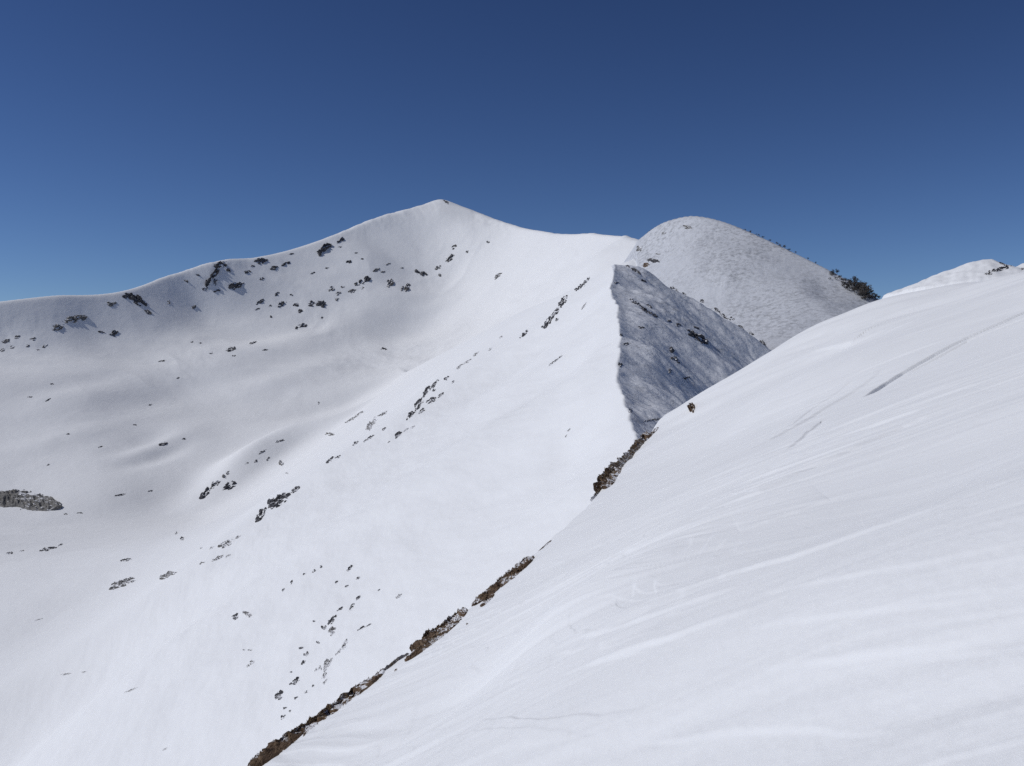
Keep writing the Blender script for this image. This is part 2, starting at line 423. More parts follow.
SNOW = (.815, .828, .842)
def snow_mat(name, bumps, base=SNOW, speckle=None, tint=None):
    """bumps: (scale, stretch xyz, rot, distance); speckle: (colour, scale, lo, hi, patch scale, strength)"""
    m, nt, b = new_mat(name)
    co = N(nt, 'ShaderNodeTexCoord').outputs['Object']
    b.inputs['Roughness'].default_value = .62
    b.inputs['Specular IOR Level'].default_value = .25
    c = ramp(nt, noise(nt, co, tint or .05, 3), [(.3, tuple(x * .965 for x in base)), (.7, base)])
    for colr, s, lo, hi, ps, plo, phi, rz, st in speckle or []:
        n1 = noise(nt, mapping(nt, co, rz, st), s, 5, .7)
        n2 = noise(nt, co, ps, 3)
        f1 = ramp(nt, n1, [(lo, (0, 0, 0)), (hi, (1, 1, 1))])
        f2 = ramp(nt, n2, [(plo, (0, 0, 0)), (phi, (1, 1, 1))])
        f = math_n(nt, 'MULTIPLY', f1, f2)
        c = mix(nt, f, c, colr)
    nt.links.new(c, b.inputs['Base Color'])
    h = None
    for s, st, rz, dist in bumps:
        n = math_n(nt, 'MULTIPLY', noise(nt, mapping(nt, co, rz, st), s, 5, .6), dist)
        h = n if h is None else math_n(nt, 'ADD', h, n)
    bp = N(nt, 'ShaderNodeBump'); bp.inputs['Strength'].default_value = 1.0; bp.inputs['Distance'].default_value = 1.0
    nt.links.new(h, bp.inputs['Height']); nt.links.new(bp.outputs['Normal'], b.inputs['Normal'])
    return m
M_near = snow_mat('wind_packed_snow', [(9, (1, 1, 1), 0, .0045), (140, (1, 1, 1), 0, .0026), (1.6, (.2, 1, 1), 45, .010)], tint=.5)
M_mtn = snow_mat('mountain_snow', [(.035, (1, .5, 1), 25, .7), (.12, (1, 1, 1), 0, .26)], tint=.008)
M_rdg = snow_mat('ridge_snow', [(.12, (1, .35, 1), -15, .16), (.6, (1, 1, 1), 0, .03)], tint=.02,
                 speckle=None)
DIRT = (.34, .35, .38)
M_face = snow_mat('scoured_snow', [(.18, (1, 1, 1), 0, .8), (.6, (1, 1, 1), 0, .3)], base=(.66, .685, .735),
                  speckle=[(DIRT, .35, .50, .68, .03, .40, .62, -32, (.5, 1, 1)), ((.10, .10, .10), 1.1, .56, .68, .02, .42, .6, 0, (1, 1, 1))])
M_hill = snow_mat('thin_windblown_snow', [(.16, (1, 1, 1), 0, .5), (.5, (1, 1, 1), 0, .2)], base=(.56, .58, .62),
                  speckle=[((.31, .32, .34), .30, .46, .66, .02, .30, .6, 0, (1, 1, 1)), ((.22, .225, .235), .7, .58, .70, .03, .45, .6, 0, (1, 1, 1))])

def rock_mat(name, c0, c1, c2, scale, snow_amt, snow_scale):
    m, nt, b = new_mat(name)
    co = N(nt, 'ShaderNodeTexCoord').outputs['Object']
    c = ramp(nt, noise(nt, co, scale, 6, .65), [(.3, c0), (.5, c1), (.72, c2)])
    geo = N(nt, 'ShaderNodeNewGeometry')
    sep = N(nt, 'ShaderNodeSeparateXYZ'); nt.links.new(geo.outputs['Normal'], sep.inputs[0])
    up = math_n(nt, 'ADD', math_n(nt, 'MULTIPLY', sep.outputs['Z'], .45), math_n(nt, 'MULTIPLY', noise(nt, co, snow_scale, 4, .6), 1.0))
    f = ramp(nt, up, [(1.02 - snow_amt, (0, 0, 0)), (1.08 - snow_amt, (1, 1, 1))])
    c = mix(nt, f, c, (.78, .79, .82))
    nt.links.new(c, b.inputs['Base Color']); b.inputs['Roughness'].default_value = .9
    b.inputs['Specular IOR Level'].default_value = .2
    bp = N(nt, 'ShaderNodeBump'); bp.inputs['Distance'].default_value = .25 / scale; bp.inputs['Strength'].default_value = .8
    nt.links.new(noise(nt, co, scale * 2, 6, .7), bp.inputs['Height']); nt.links.new(bp.outputs['Normal'], b.inputs['Normal'])
    return m
M_dark = rock_mat('dark_rock', (.035, .036, .042), (.07, .07, .078), (.13, .13, .135), .35, .06, .12)
M_grey = rock_mat('grey_rock', (.07, .068, .065), (.13, .125, .12), (.22, .21, .20), .6, .20, .25)
M_rub = rock_mat('rubble_rock', (.09, .088, .085), (.17, .165, .155), (.27, .26, .25), .8, .08, .15)
M_brown = rock_mat('brown_turf_rock', (.050, .032, .021), (.115, .075, .047), (.21, .155, .108), 3.2, .10, 1.3)
M_pale = rock_mat('pale_brown_rock', (.12, .10, .085), (.20, .175, .15), (.30, .27, .24), 2.5, .16, 1.6)

def plain_mat(name, c0, c1, s):
    m, nt, b = new_mat(name)
    co = N(nt, 'ShaderNodeTexCoord').outputs['Object']
    nt.links.new(ramp(nt, noise(nt, co, s, 3), [(.35, c0), (.65, c1)]), b.inputs['Base Color'])
    b.inputs['Roughness'].default_value = .9
    return m
M_grass = plain_mat('dry_grass', (.10, .065, .035), (.24, .17, .095), 3)
M_shrub = plain_mat('bare_twigs', (.03, .028, .026), (.07, .06, .055), .6)

# ------------------------------------------------------------------ terrain meshes
def mesh_np(name, verts, faces, mat, smooth=True):
    me = bpy.data.meshes.new(name)
    nv, nf, k = len(verts), len(faces), faces.shape[1]
    me.vertices.add(nv); me.vertices.foreach_set('co', verts.astype(np.float32).ravel())
    me.loops.add(nf * k); me.loops.foreach_set('vertex_index', faces.astype(np.int32).ravel())
    me.polygons.add(nf); me.polygons.foreach_set('loop_start', np.arange(0, nf * k, k, dtype=np.int32))
    me.polygons.foreach_set('use_smooth', np.full(nf, smooth))
    me.update(calc_edges=True)
    me.materials.append(mat)
    o = bpy.data.objects.new(name, me); col.objects.link(o)
    return o
def quads(nr, na):
    i = np.arange(nr - 1)[:, None] * na + np.arange(na - 1)[None]
    return np.stack([i, i + 1, i + na + 1, i + na], -1).reshape(-1, 4)[:, ::-1]
def sub(name, X, Y, Z, q, mat):
    used = np.unique(q); mp = np.full(X.size, -1, np.int64); mp[used] = np.arange(len(used))
    v = np.stack([X.ravel()[used], Y.ravel()[used], Z.ravel()[used]], -1)
    return mesh_np(name, v, mp[q], mat), used
def setting(o, label, cat):
    o['kind'] = 'structure'; o['label'] = label; o['category'] = cat

q = quads(*XF.shape)
cq = CL.ravel()[q[:, 0]]
o, _ = sub('mountain', XF, YF, ZF, q[cq == 0], M_mtn)
setting(o, 'main snow covered mountain with rocky left shoulder and wide white bowl', 'mountain')
rq = q[cq == 1]
o, used = sub('ridge', XF, YF, ZF, rq, M_rdg)
setting(o, 'middle snow ridge with bright left flank and shaded scoured right face', 'ridge')
# right of the crest the ridge is wind scoured: second material slot
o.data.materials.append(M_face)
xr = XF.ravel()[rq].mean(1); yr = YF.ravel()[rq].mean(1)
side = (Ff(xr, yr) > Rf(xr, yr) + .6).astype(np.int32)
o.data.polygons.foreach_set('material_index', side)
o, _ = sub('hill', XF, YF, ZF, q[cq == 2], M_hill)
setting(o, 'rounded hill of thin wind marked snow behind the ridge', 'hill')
qn = quads(*XN.shape)
o, _ = sub('snow_slope', XN, YN, ZN, qn, M_near)
setting(o, 'smooth wind packed snow slope in the foreground with ski tracks', 'snow slope')
# the land below, out to the horizon
th = np.linspace(0, 2 * math.pi, 97)[:-1]; rr = np.array([0, 800, 2000, 4000, 8000, 16000, 30000.])
gx = np.sin(th)[None] * rr[:, None]; gy = np.cos(th)[None] * rr[:, None]
gz = -400 + 0 * gx + np.where(rr[:, None] > 3000, 60 * fbm(gx / 5000, gy / 5000, 140, 3) - 60, -10)
gi = []
for i in range(len(rr) - 1):
    for j in range(96):
        gi.append((i * 96 + j, i * 96 + (j + 1) % 96, (i + 1) * 96 + (j + 1) % 96, (i + 1) * 96 + j))
o = mesh_np('ground', np.stack([gx, gy, gz], -1).reshape(-1, 3), np.array(gi)[:, ::-1], M_mtn)
setting(o, 'snow covered lowland far below the mountains', 'ground')

# ------------------------------------------------------------------ rocks
SHAPES = []
def rock(u, v, L, W, ang, label, group=None, mat=None, far=True, seed=None, hgt=1.0, rough=1.0, cat='rock', name='rock', bend=0, bank=False):
    """one outcrop breaking through the snow: an uneven solid standing on the terrain at that spot"""
    seed = seed if seed is not None else rng.randrange(10000)
    C = FAR if far else NEAR
    c, _ = C.hit(u, v)
    px = c[1] / F
    n_r = int(np.clip(max(L, W) * .55, 4, 26)); n_a = int(np.clip((L + W) * 1.6, 14, 110))
    a = math.radians(ang)
    rs = np.linspace(0, 1.0, n_r + 1)[1:]; ths = np.linspace(0, 2 * math.pi, n_a + 1)[:-1]
    H = hgt * px * (.23 * W + .02 * min(L, 3 * W))
    pts = []; ss = []; tt = []
    def spot(s, t):
        du = s * L * .5; dv = t * W * .5 + bend * (s * s - .4) * W
        uu = u + du * math.cos(a) + dv * math.sin(a)
        vv = v - du * math.sin(a) + dv * math.cos(a)
        p, ok = C.hit(uu, vv)
        return p
    c0 = spot(0, 0)
    pts.append(c0); ss.append(0); tt.append(0)
    lim = 14 * px * max(L, W) 
    for r in rs:
        for th in ths:
            s, t = r * math.cos(th), r * math.sin(th)
            p = spot(s, t)
            d = p - c0
            k = math.hypot(d[0], d[1])
            if k > lim:                      # stay on this piece of ground
                x, y = c0[0] + d[0] * lim / k, c0[1] + d[1] * lim / k
                p = np.array([x, y, C.height(x, y)])
            pts.append(p); ss.append(s); tt.append(t)
    pts = np.array(pts); ss = np.array(ss); tt = np.array(tt)
    rad = np.sqrt(ss ** 2 + tt ** 2)
    asp = max(L / W, 1)
    X, Y = ss * asp * (1.3 if bank else .75) + seed * 3.1, tt * 1.5 - seed * 1.7
    n = fbm(X * .95, Y * 1.25, seed, 3, .6)
    blk = np.floor(fbm(X * .9, Y * .9, seed + 9, 2) * 3) / 3
    h = (.50 - .8 * rad ** 2) + rough * (1.1 * n + .45 * blk)
    if bank:                                 # a low continuous bank of turf and stones
        h = .62 - .9 * tt ** 2 - .5 * ss ** 6 + .30 * n + .16 * fbm(X * 3.1, Y * 2.5, seed + 3, 2)
    h = np.where(rad > .985, -.7, h)
    h = np.clip(h, -.7, 1.3) * H
    # push out along the local ground normal, leaning up
    g = c0
    e = max(px * 2.0, .05)
    nx = -(C.height(g[0] + 3 * e, g[1]) - C.height(g[0] - 3 * e, g[1])) / (6 * e); ny = -(C.height(g[0], g[1] + 3 * e) - C.height(g[0], g[1] - 3 * e)) / (6 * e)
    nrm = np.array([np.clip(nx, -1.5, 1.5), np.clip(ny, -1.5, 1.5), 1.0]); nrm /= np.linalg.norm(nrm)
    V = pts + h[:, None] * nrm[None]
    bot = c0 - nrm * 1.6 * H - np.array([0, 0, 1.0]) * .2 * H
    org = c0.copy()
    V = np.vstack([V, bot[None]]) - org
    faces = []
    for j in range(n_a):
        faces.append((0, 1 + j, 1 + (j + 1) % n_a))
    for i in range(n_r - 1):
        b0 = 1 + i * n_a; b1 = b0 + n_a
        for j in range(n_a):
            k = (j + 1) % n_a
            faces.append((b0 + j, b1 + j, b1 + k, b0 + k))
    b0 = 1 + (n_r - 1) * n_a; bi = len(V) - 1
    for j in range(n_a):
        faces.append((b0 + j, bi, b0 + (j + 1) % n_a))
    me = bpy.data.meshes.new(name); me.from_pydata([tuple(map(float, p)) for p in V], [], faces); me.update()
    # outward faces: make sure the top faces up
    import bmesh
    bm = bmesh.new(); bm.from_mesh(me); bmesh.ops.recalc_face_normals(bm, faces=bm.faces); bm.to_mesh(me); bm.free()
    me.materials.append(mat or M_dark)
    o = bpy.data.objects.new(name, me); o.location = [float(q) for q in org]; col.objects.link(o)
    o['label'] = label; o['category'] = cat
    if group: o['group'] = group
    return o

# every outcrop: (u, v, length, width, tilt) measured on the survey photograph's bearing lines
def cluster(label, mat, items, far=True, group=None, **k):
    for it in items:
        rock(*it, label, group=(group or label.split(' in the ')[0] + ' group') if len(items) > 1 else None, mat=mat, far=far, **k)
def single(label, mat, it, far=True, **k):
    rock(*it, label, mat=mat, far=far, **k)
OC = dict(cat='rock outcrop', name='rock_outcrop')

# ---- left shoulder of the main mountain
cluster('faint snow dusted rock at the far left end of the shaded shoulder', M_grey,
        [(6, 341, 11, 5, 15), (17, 337, 9, 4, 10), (12, 347, 8, 4, 0), (33, 339, 9, 4, 15), (28, 346, 7, 4, 10), (45, 346, 8, 4, 30), (2, 350, 8, 4, 20), (38, 350, 5, 2, 0)], group='faint rocks at the far left', hgt=.7)
single('low grey rock band lying on the shaded left shoulder', M_grey, (75, 319, 28, 8, 10), hgt=.8, **OC)
single('small grey rock just left below the low rock band on the shoulder', M_grey, (58, 327, 16, 7, 15), hgt=.8)
single('dark rib of rock falling right from the skyline notch of the left shoulder', M_dark, (137, 300, 24, 9, -32), **OC)
single('dark rock tip hanging below the rib on the left shoulder', M_grey, (148, 312, 12, 5, -45), hgt=.8)
single('small dark rock at the top left start of the shoulder rib', M_dark, (126, 296, 10, 6, -10))
single('grey rock patch left of the shoulder rib', M_grey, (111, 304, 14, 6, 5), hgt=.8)
single('thin flat rock below the shoulder rib', M_dark, (101, 332, 9, 3, -5))
single('small humped rock beside the thin flat rock below the shoulder rib', M_dark, (114, 334, 11, 7, 25))
cluster('lone small rock in the shaded hollow right of the shoulder rib', M_grey, [(168, 302, 7, 5, -20), (194, 307, 6, 4, 30), (186, 281, 7, 4, -45)], group='small rocks in the shaded hollow')
# ---- the big buttress
single('largest dark rock buttress on the left skyline of the main mountain', M_dark, (213, 279, 24, 13, 58), **OC)
single('dark rock crowning the largest buttress at the skyline', M_dark, (221, 265, 18, 7, 15))
cluster('small dark block at the foot of the largest skyline buttress', M_dark, [(217, 291, 9, 4, 10), (205, 289, 8, 4, 15), (198, 275, 6, 3, -20), (228, 271, 7, 6, 60), (208, 284, 7, 4, 30)], group='blocks at the buttress foot')
single('dark flat outcrop right of the largest skyline buttress', M_dark, (236, 286, 20, 8, 12), **OC)
single('small dark rock above the flat outcrop near the skyline', M_dark, (247, 272, 10, 4, 10))
single('dark rock on the skyline right of the buttress', M_dark, (261, 261, 16, 7, 5))
cluster('small rock strung out below the skyline rock right of the buttress', M_dark, [(274, 268, 10, 5, 15), (286, 264, 12, 4, 25), (262, 279, 6, 4, 10), (291, 254, 7, 2, 15), (253, 266, 6, 3, 0)], group='rocks strung below the skyline')
single('bold dark rock high on the skyline slope left of the summit', M_dark, (323, 250, 21, 9, 35), **OC)
single('thin dark rock touching the skyline above the bold dark rock', M_dark, (341, 240, 12, 4, 35))
cluster('tiny stone beside the bold dark rock under the skyline', M_dark, [(340, 247, 5, 2, 0), (356, 253, 4, 2, 10), (362, 259, 4, 2, 0), (327, 268, 5, 2, 10), (313, 273, 8, 2, 20)], group='tiny stones by the bold dark rock')
single('small dark lens shaped rock below the bold dark rock', M_dark, (349, 262, 8, 4, 20))
# ---- lower rows on the face
cluster('small tilted dark rock in the left end of the diagonal rock row', M_dark,
        [(260, 302, 12, 4, 35), (258, 309, 8, 2, 20), (282, 304, 12, 5, 35), (277, 294, 9, 3, 35), (270, 306, 4, 3, 0), (271, 317, 3, 3, 0), (291, 295, 4, 3, 0)], group='left end of the diagonal rock row')
cluster('dark block in the middle of the diagonal rock row under the summit', M_dark,
        [(296, 305, 8, 5, 10), (300, 311, 7, 5, 15), (311, 304, 9, 6, 10), (321, 304, 12, 9, 0), (302, 326, 12, 5, 10), (322, 318, 3, 3, 0), (297, 328, 5, 4, 40)], group='middle of the diagonal rock row')
cluster('broken rock in the snowy upper part of the diagonal rock row', M_grey,
        [(331, 289, 10, 5, 20), (338, 293, 8, 5, 40), (337, 299, 5, 4, 60), (343, 287, 6, 3, 0), (352, 291, 10, 5, 20), (362, 288, 5, 3, 10), (357, 284, 9, 5, 30)], group='upper part of the diagonal rock row', hgt=.8)
single('dark sharp block where the diagonal rock row steps up', M_dark, (365, 280, 15, 7, 25))
cluster('small rock trailing right from the step of the diagonal rock row', M_grey, [(376, 270, 10, 4, 15), (388, 264, 9, 2, 25), (402, 268, 4, 2, 0), (383, 272, 6, 3, 0)], group='rocks trailing from the step')
single('grey snow plastered rock low under the summit face', M_grey, (390, 283, 12, 8, 45), hgt=.8)
single('grey snow plastered rock beside the dark slab under the summit face', M_grey, (406, 288, 14, 8, 45), hgt=.8)
single('dark slab of rock in the middle of the summit face', M_dark, (421, 273, 15, 6, -18))
cluster('small rock on the rib straight below the summit', M_grey, [(438, 268, 9, 5, 30), (450, 258, 13, 6, 45), (454, 247, 7, 5, 45), (440, 275, 5, 4, 0), (467, 252, 5, 3, 40)], group='rocks on the rib below the summit', hgt=.85)
single('tiny dark stone right of the rib below the summit', M_dark, (488, 242, 5, 3, 0))
single('pale plastered rock right of the summit face', M_grey, (498, 276, 13, 5, 40), hgt=.7)
single('dark rock cap on the very top of the main summit', M_dark, (446, 202, 9, 3, -30))
# ---- floor of the bowl
single('small dark rock alone in the snow right of the bowl', M_dark, (384, 349, 8, 3, 0))
single('grey humped rock left on the middle of the bowl slope', M_dark, (231, 349, 13, 5, 18))
cluster('small stone around the grey humped rock of the bowl slope', M_dark, [(211, 353, 6, 3, 10), (200, 343, 5, 2, 0), (234, 356, 5, 2, 0), (253, 343, 9, 3, 15), (192, 342, 4, 2, 20), (162, 361, 10, 2, 10), (265, 350, 8, 2, 5)], group='stones on the bowl slope')
single('rock at the end of the low drift in the left bowl', M_dark, (163, 444, 11, 4, 15))
cluster('tiny stone lost in the wide left bowl', M_dark, [(184, 439, 6, 2, 10), (100, 447, 7, 2, 15), (135, 425, 5, 2, 0), (52, 384, 5, 2, 0), (48, 400, 8, 2, 30), (48, 465, 5, 2, 20), (30, 397, 7, 1.6, 0), (150, 405, 5, 2, 10), (120, 495, 14, 2, 10), (150, 491, 8, 2, 8), (318, 403, 3, 4, 0), (68, 434, 5, 2, 10), (178, 378, 4, 2, 10)], group='tiny stones in the left bowl')
single('broad brown rubble mound on the floor at the left edge', M_rub, (18, 501, 92, 18, -7), hgt=1.35, bank=True, cat='rubble mound', name='rubble_mound')
single('dark rock crest topping the rubble mound at the left edge', M_rub, (14, 493, 36, 7, 4), hgt=.8)
single('dark thin rock on the right shoulder of the rubble mound', M_dark, (42, 497, 20, 5, -22), hgt=.8)
cluster('small stone in the snow in front of the rubble mound', M_dark, [(66, 514, 6, 2, 0), (80, 513, 8, 2, 0), (182, 539, 5, 5, 60), (176, 533, 4, 3, 40), (50, 508, 8, 2, 0)], group='stones in front of the rubble mound')
cluster('flat dark rock on the shaded floor of the lower left', M_dark, [(48, 549, 20, 4, 12), (10, 553, 9, 3, 5), (22, 551, 6, 2, 10), (126, 560, 14, 3, 10), (60, 545, 7, 2, 20)], group='flat rocks on the lower left floor')
# ---- rib beyond the flank
single('dark rock nose at the lower end of the drifted rib', M_dark, (204, 494, 18, 7, 42), **OC)
single('snow dusted rock stretch above the nose of the drifted rib', M_grey, (215, 484, 16, 6, 40), hgt=.9)
single('dark rock step under the drifted rib', M_dark, (229, 486, 18, 8, 25))
cluster('small rock along the crest of the drifted rib', M_grey, [(228, 473, 6, 4, 40), (256, 461, 6, 3, 40), (268, 459, 6, 3, 60), (281, 463, 6, 7, 60), (287, 473, 4, 3, 30), (247, 463, 7, 2, 30), (262, 452, 12, 2.5, 30), (280, 441, 12, 2.5, 15), (224, 477, 5, 8, 80)], group='rocks along the drifted rib')
single('small tan rock in the gap between the drifted ribs', M_grey, (330, 434, 12, 4, 0))
cluster('thin rock edge on the back rib left of the flank outcrops', M_grey, [(352, 419, 22, 2.5, 28), (372, 423, 20, 6, 45), (369, 428, 8, 6, 50), (383, 414, 14, 3, 25), (360, 413, 12, 2, 25)], group='thin rock edges on the back rib', hgt=.9)
cluster('slanting rock streak in the hollow behind the flank edge', M_dark, [(371, 437, 12, 3, 35), (356, 443, 10, 3, 40), (330, 460, 12, 4, 38), (338, 457, 8, 3, 25), (384, 429, 6, 3, 35), (365, 441, 6, 2, 40)], group='rock streaks behind the flank edge')
# ---- flank edge outcrops
cluster('dark rock in the tall outcrop chain on the flank edge', M_dark, [(412, 414, 18, 6, 48), (419, 404, 16, 7, 58), (426, 392, 16, 5, 58), (434, 385, 16, 4, 48), (431, 401, 14, 6, 35), (446, 379, 9, 5, 40), (434, 390, 6, 3, 40), (441, 395, 10, 3, 40), (453, 382, 5, 3, 40), (422, 411, 10, 4, 40)], group='outcrop chain on the flank edge')
single('small dark rock on the open flank below the outcrop chain', M_dark, (398, 435, 12, 5, 40))
cluster('tiny rock trailing up from the small dark rock on the flank', M_grey, [(406, 430, 8, 2.5, 35), (413, 427, 7, 2, 30), (389, 442, 5, 2, 30)], group='rocks trailing on the flank')
single('bold black and grey outcrop standing on the lower flank edge', M_dark, (278, 501, 30, 11, 32), **OC)
single('dark tail at the foot of the bold outcrop on the lower flank', M_dark, (261, 515, 20, 7, 55))
single('small rock tip above the bold outcrop of the lower flank', M_dark, (295, 490, 13, 5, 32))
cluster('rock streak on the flank between the bold outcrop and the left boulders', M_grey, [(226, 544, 20, 6, 26), (218, 558, 16, 3.5, 25), (202, 563, 9, 3, 20), (238, 537, 10, 3, 35), (212, 548, 8, 2.5, 25), (201, 548, 5, 2, 20), (228, 556, 8, 3, 30)], group='rock streaks on the lower flank')
single('wide grey snow streaked slab at lower left', M_grey, (122, 584, 31, 8, 20), **OC)
single('long thin grey slab right of the wide slab at lower left', M_grey, (168, 575, 24, 6, 22), **OC)
cluster('faint scratch of stone on the open slope at lower left', M_grey, [(66, 674, 12, 2, 8), (84, 672, 8, 2, 5), (131, 690, 16, 2, 22), (165, 749, 8, 2, 25), (37, 620, 14, 2, 15)], group='faint stones at lower left', hgt=.5)
single('reddish dark rock on the slope, left of a pale pair', M_dark, (235, 617, 11, 6, 35))
single('pale grey rock right beside the reddish dark rock', M_grey, (247, 614, 8, 12, 75), hgt=.7)
cluster('pale rock on the slope under the reddish dark rock', M_grey, [(252, 662, 8, 5, 35), (248, 666, 5, 3, 20), (250, 650, 6, 2, 0), (244, 650, 4, 2, 0)], group='pale rocks under the reddish rock')
# ---- scatter on the flank above the long turf edge
cluster('small dark stone in the upper stone scatter of the flank', M_dark,
        [(350, 568, 11, 3.5, 50), (314, 571, 6, 3, 40), (304, 574, 4, 3, 20), (292, 582, 7, 3, 50), (283, 590, 6, 3, 45), (337, 582, 6, 3, 40), (347, 586, 6, 2.5, 30), (358, 578, 6, 3, 20), (379, 590, 4, 2, 30), (321, 567, 4, 3, 30)], group='upper stone scatter')
single('slim stone right of the stone scatter on the flank', M_grey, (399, 596, 9, 4, 40))
cluster('dark stone in the middle stone scatter of the flank', M_dark,
        [(358, 598, 9, 3.5, 42), (352, 607, 11, 4, 60), (340, 609, 9, 3.5, 35), (331, 621, 11, 6, 50), (324, 627, 6, 7, 70), (362, 628, 12, 2.5, 30), (369, 625, 8, 2, 30), (334, 617, 8, 4, 30), (314, 621, 4, 3, 0), (318, 642, 5, 5, 50)], group='middle stone scatter')
single('biggest brown grey stone in the middle of the stone scatter', M_grey, (332, 631, 12, 9, 62))
cluster('pale stone streak in the lower stone scatter of the flank', M_grey, [(343, 647, 15, 5, 50), (346, 641, 8, 4, 60), (338, 653, 8, 3, 40), (326, 665, 16, 5, 75), (330, 662, 12, 4, 65), (320, 668, 8, 5, 75), (324, 676, 10, 4, 60), (325, 682, 9, 3, 55), (316, 670, 6, 3, 50)], group='pale stone streaks', hgt=.8)
cluster('dark stone in the lowest stone scatter above the turf edge', M_dark, [(301, 648, 7, 3, 10), (306, 654, 7, 6, 55), (303, 663, 9, 3.5, 55), (296, 681, 11, 6, 45), (291, 684, 5, 3, 30), (285, 708, 6, 3, 20), (290, 711, 4, 2, 40), (283, 717, 8, 4, 48), (306, 692, 5, 3, 20), (296, 698, 6, 3, 30), (291, 672, 4, 2, 0), (313, 686, 4, 3, 30)], group='lowest stone scatter')
single('round dark stone lowest of the big stones above the turf edge', M_dark, (279, 695, 13, 9, 58))
# ---- upper flank by the cornice
cluster('dark rock in the slanting chain left of the cornice', M_dark, [(583, 284, 16, 6, 48), (577, 289, 7, 4, 40), (563, 302, 18, 6, 58), (556, 312, 12, 5, 50), (549, 321, 20, 6, 58), (544, 327, 9, 5, 40), (557, 320, 5, 4, 50), (524, 334, 14, 4, 42), (588, 279, 8, 3, 45)], group='rock chain left of the cornice')
cluster('thin scratch of rock on the bright flank beside the cornice', M_grey, [(584, 306, 11, 2.5, 52), (555, 361, 22, 2, 36), (467, 362, 12, 3, 35), (459, 367, 12, 3, 40), (476, 354, 9, 3, 38), (490, 349, 6, 3, 30), (501, 337, 5, 2.5, 30), (569, 430, 6, 2, 40), (566, 436, 4, 2, 50)], group='thin rock scratches by the cornice', hgt=.8)
# ---- shaded face
single('largest dark rock patch in the middle of the shaded face', M_dark, (696, 336, 28, 8, -32), **OC)
single('dark block at the lower end of the largest patch on the shaded face', M_dark, (704, 341, 13, 8, -35))
cluster('slim rock in the slanting line across the upper shaded face', M_dark, [(636, 303, 12, 3.5, -20), (645, 310, 16, 4, -38), (654, 315, 12, 3, -28), (649, 306, 10, 2.5, -30), (632, 300, 6, 3, -20)], group='slanting rock line on the shaded face')
cluster('small rock showing through the shaded face', M_dark, [(641, 327.5, 9, 3, -8), (626, 344, 11, 3, 15), (669, 321, 5, 3, -10), (678, 325, 8, 4, -15), (697, 328, 9, 3, -15), (620, 365, 5, 7, 80), (672, 350, 8, 6, -50), (674, 358, 6, 9, 60), (678, 362, 7, 4, -40), (621, 335, 5, 3, 20), (616, 283, 8, 2.5, 10), (670, 371, 6, 5, 50), (686, 378, 10, 3, 10)], group='small rocks on the shaded face')
cluster('rock on the upper rim of the shaded face against the hill', M_dark, [(628, 266, 9, 3, -28), (636, 271, 14, 3.5, -32), (644, 281, 8, 3, -20), (674, 289, 11, 3.5, -28), (684, 294, 6, 3, -25), (702, 301, 6, 4, -20), (717, 310, 10, 4, -40), (724, 316, 12, 3.5, -38), (732, 319, 7, 5, 0), (741, 327, 9, 3, -35), (752, 334, 9, 3, -30), (763, 343, 12, 4, -38)], group='rocks on the rim of the shaded face')
single('dark slab at the foot of the hill by the white notch', M_dark, (653, 260.5, 16, 5, -8), **OC)
single('brown rock block below the dark slab by the white notch', M_brown, (646, 265, 9, 5, 15))
cluster('faint rock on the left shoulder of the rounded hill', M_grey, [(639, 249, 8, 7, 30), (658, 254, 8, 3, -8), (664, 233, 6, 3, 10), (687, 227, 12, 5, -10), (650, 228, 8, 2, 35)], group='faint rocks on the hill shoulder', hgt=.6)
single('thin dark ledge low on the shaded face above the brown cap', M_grey, (653, 420, 22, 2.5, 8), hgt=.8)
single('small grey knob at the foot of the cornice', M_grey, (630, 411, 6, 4, 60), hgt=.8)
# ---- brown rocks where the ridge meets the near slope
def grassy(o, n, size, seed):
    """a fringe of dry grass blades growing on an outcrop; a part of it"""
    r = random.Random(seed)
    me0 = o.data; zs = [p for p in me0.polygons if p.normal.z > .15]
    V, Fc = [], []
    for _ in range(n):
        p = r.choice(zs); c = p.center
        a = r.uniform(0, 6.28); w_ = size * .12; hgt = size * r.uniform(.12, .45)
        lx, ly = r.uniform(-.5, .5) * hgt, r.uniform(-.5, .5) * hgt
        b = len(V)
        for k in range(3):
            q = a + k * 2.094
            V.append((c.x + math.cos(q) * w_, c.y + math.sin(q) * w_, c.z - .1 * size))
        V.append((c.x + lx, c.y + ly, c.z + hgt))
        Fc += [(b, b + 1, b + 3), (b + 1, b + 2, b + 3), (b + 2, b, b + 3)]
    me = bpy.data.meshes.new('dry_grass'); me.from_pydata(V, [], Fc); me.update(); me.materials.append(M_grass)
    g = bpy.data.objects.new('dry_grass', me); col.objects.link(g); g.parent = o
    g['kind'] = 'stuff'
    return g
def turf(label, it, mat=M_brown, n=120, size=.3, **k):
    it = (it[0] + .12 * it[3], it[1] + .16 * it[3]) + tuple(it[2:])
    k['hgt'] = k.get('hgt', 1) * 2.3; k.setdefault('bank', it[2] > 14)
    o = rock(*it, label, mat=mat, far=False, cat='rock outcrop', name='rock_outcrop', **k)
    if n: grassy(o, n, size, int(it[0]))
    return o
turf('brown rock cap at the foot of the shaded face', (639, 434, 22, 11, 5), n=60, size=.5, hgt=1.5)
turf('snow streaked brown rock step under the brown cap', (634, 443, 24, 7, 35), mat=M_pale, n=40, size=.4)
turf('thin brown rock line on the snow right of the brown cap', (651, 434, 22, 3, 45), n=0)
turf('mottled brown rock in the middle of the outcrop below the cornice', (622, 452, 36, 15, 42), mat=M_pale, n=70, size=.35, hgt=1.2)
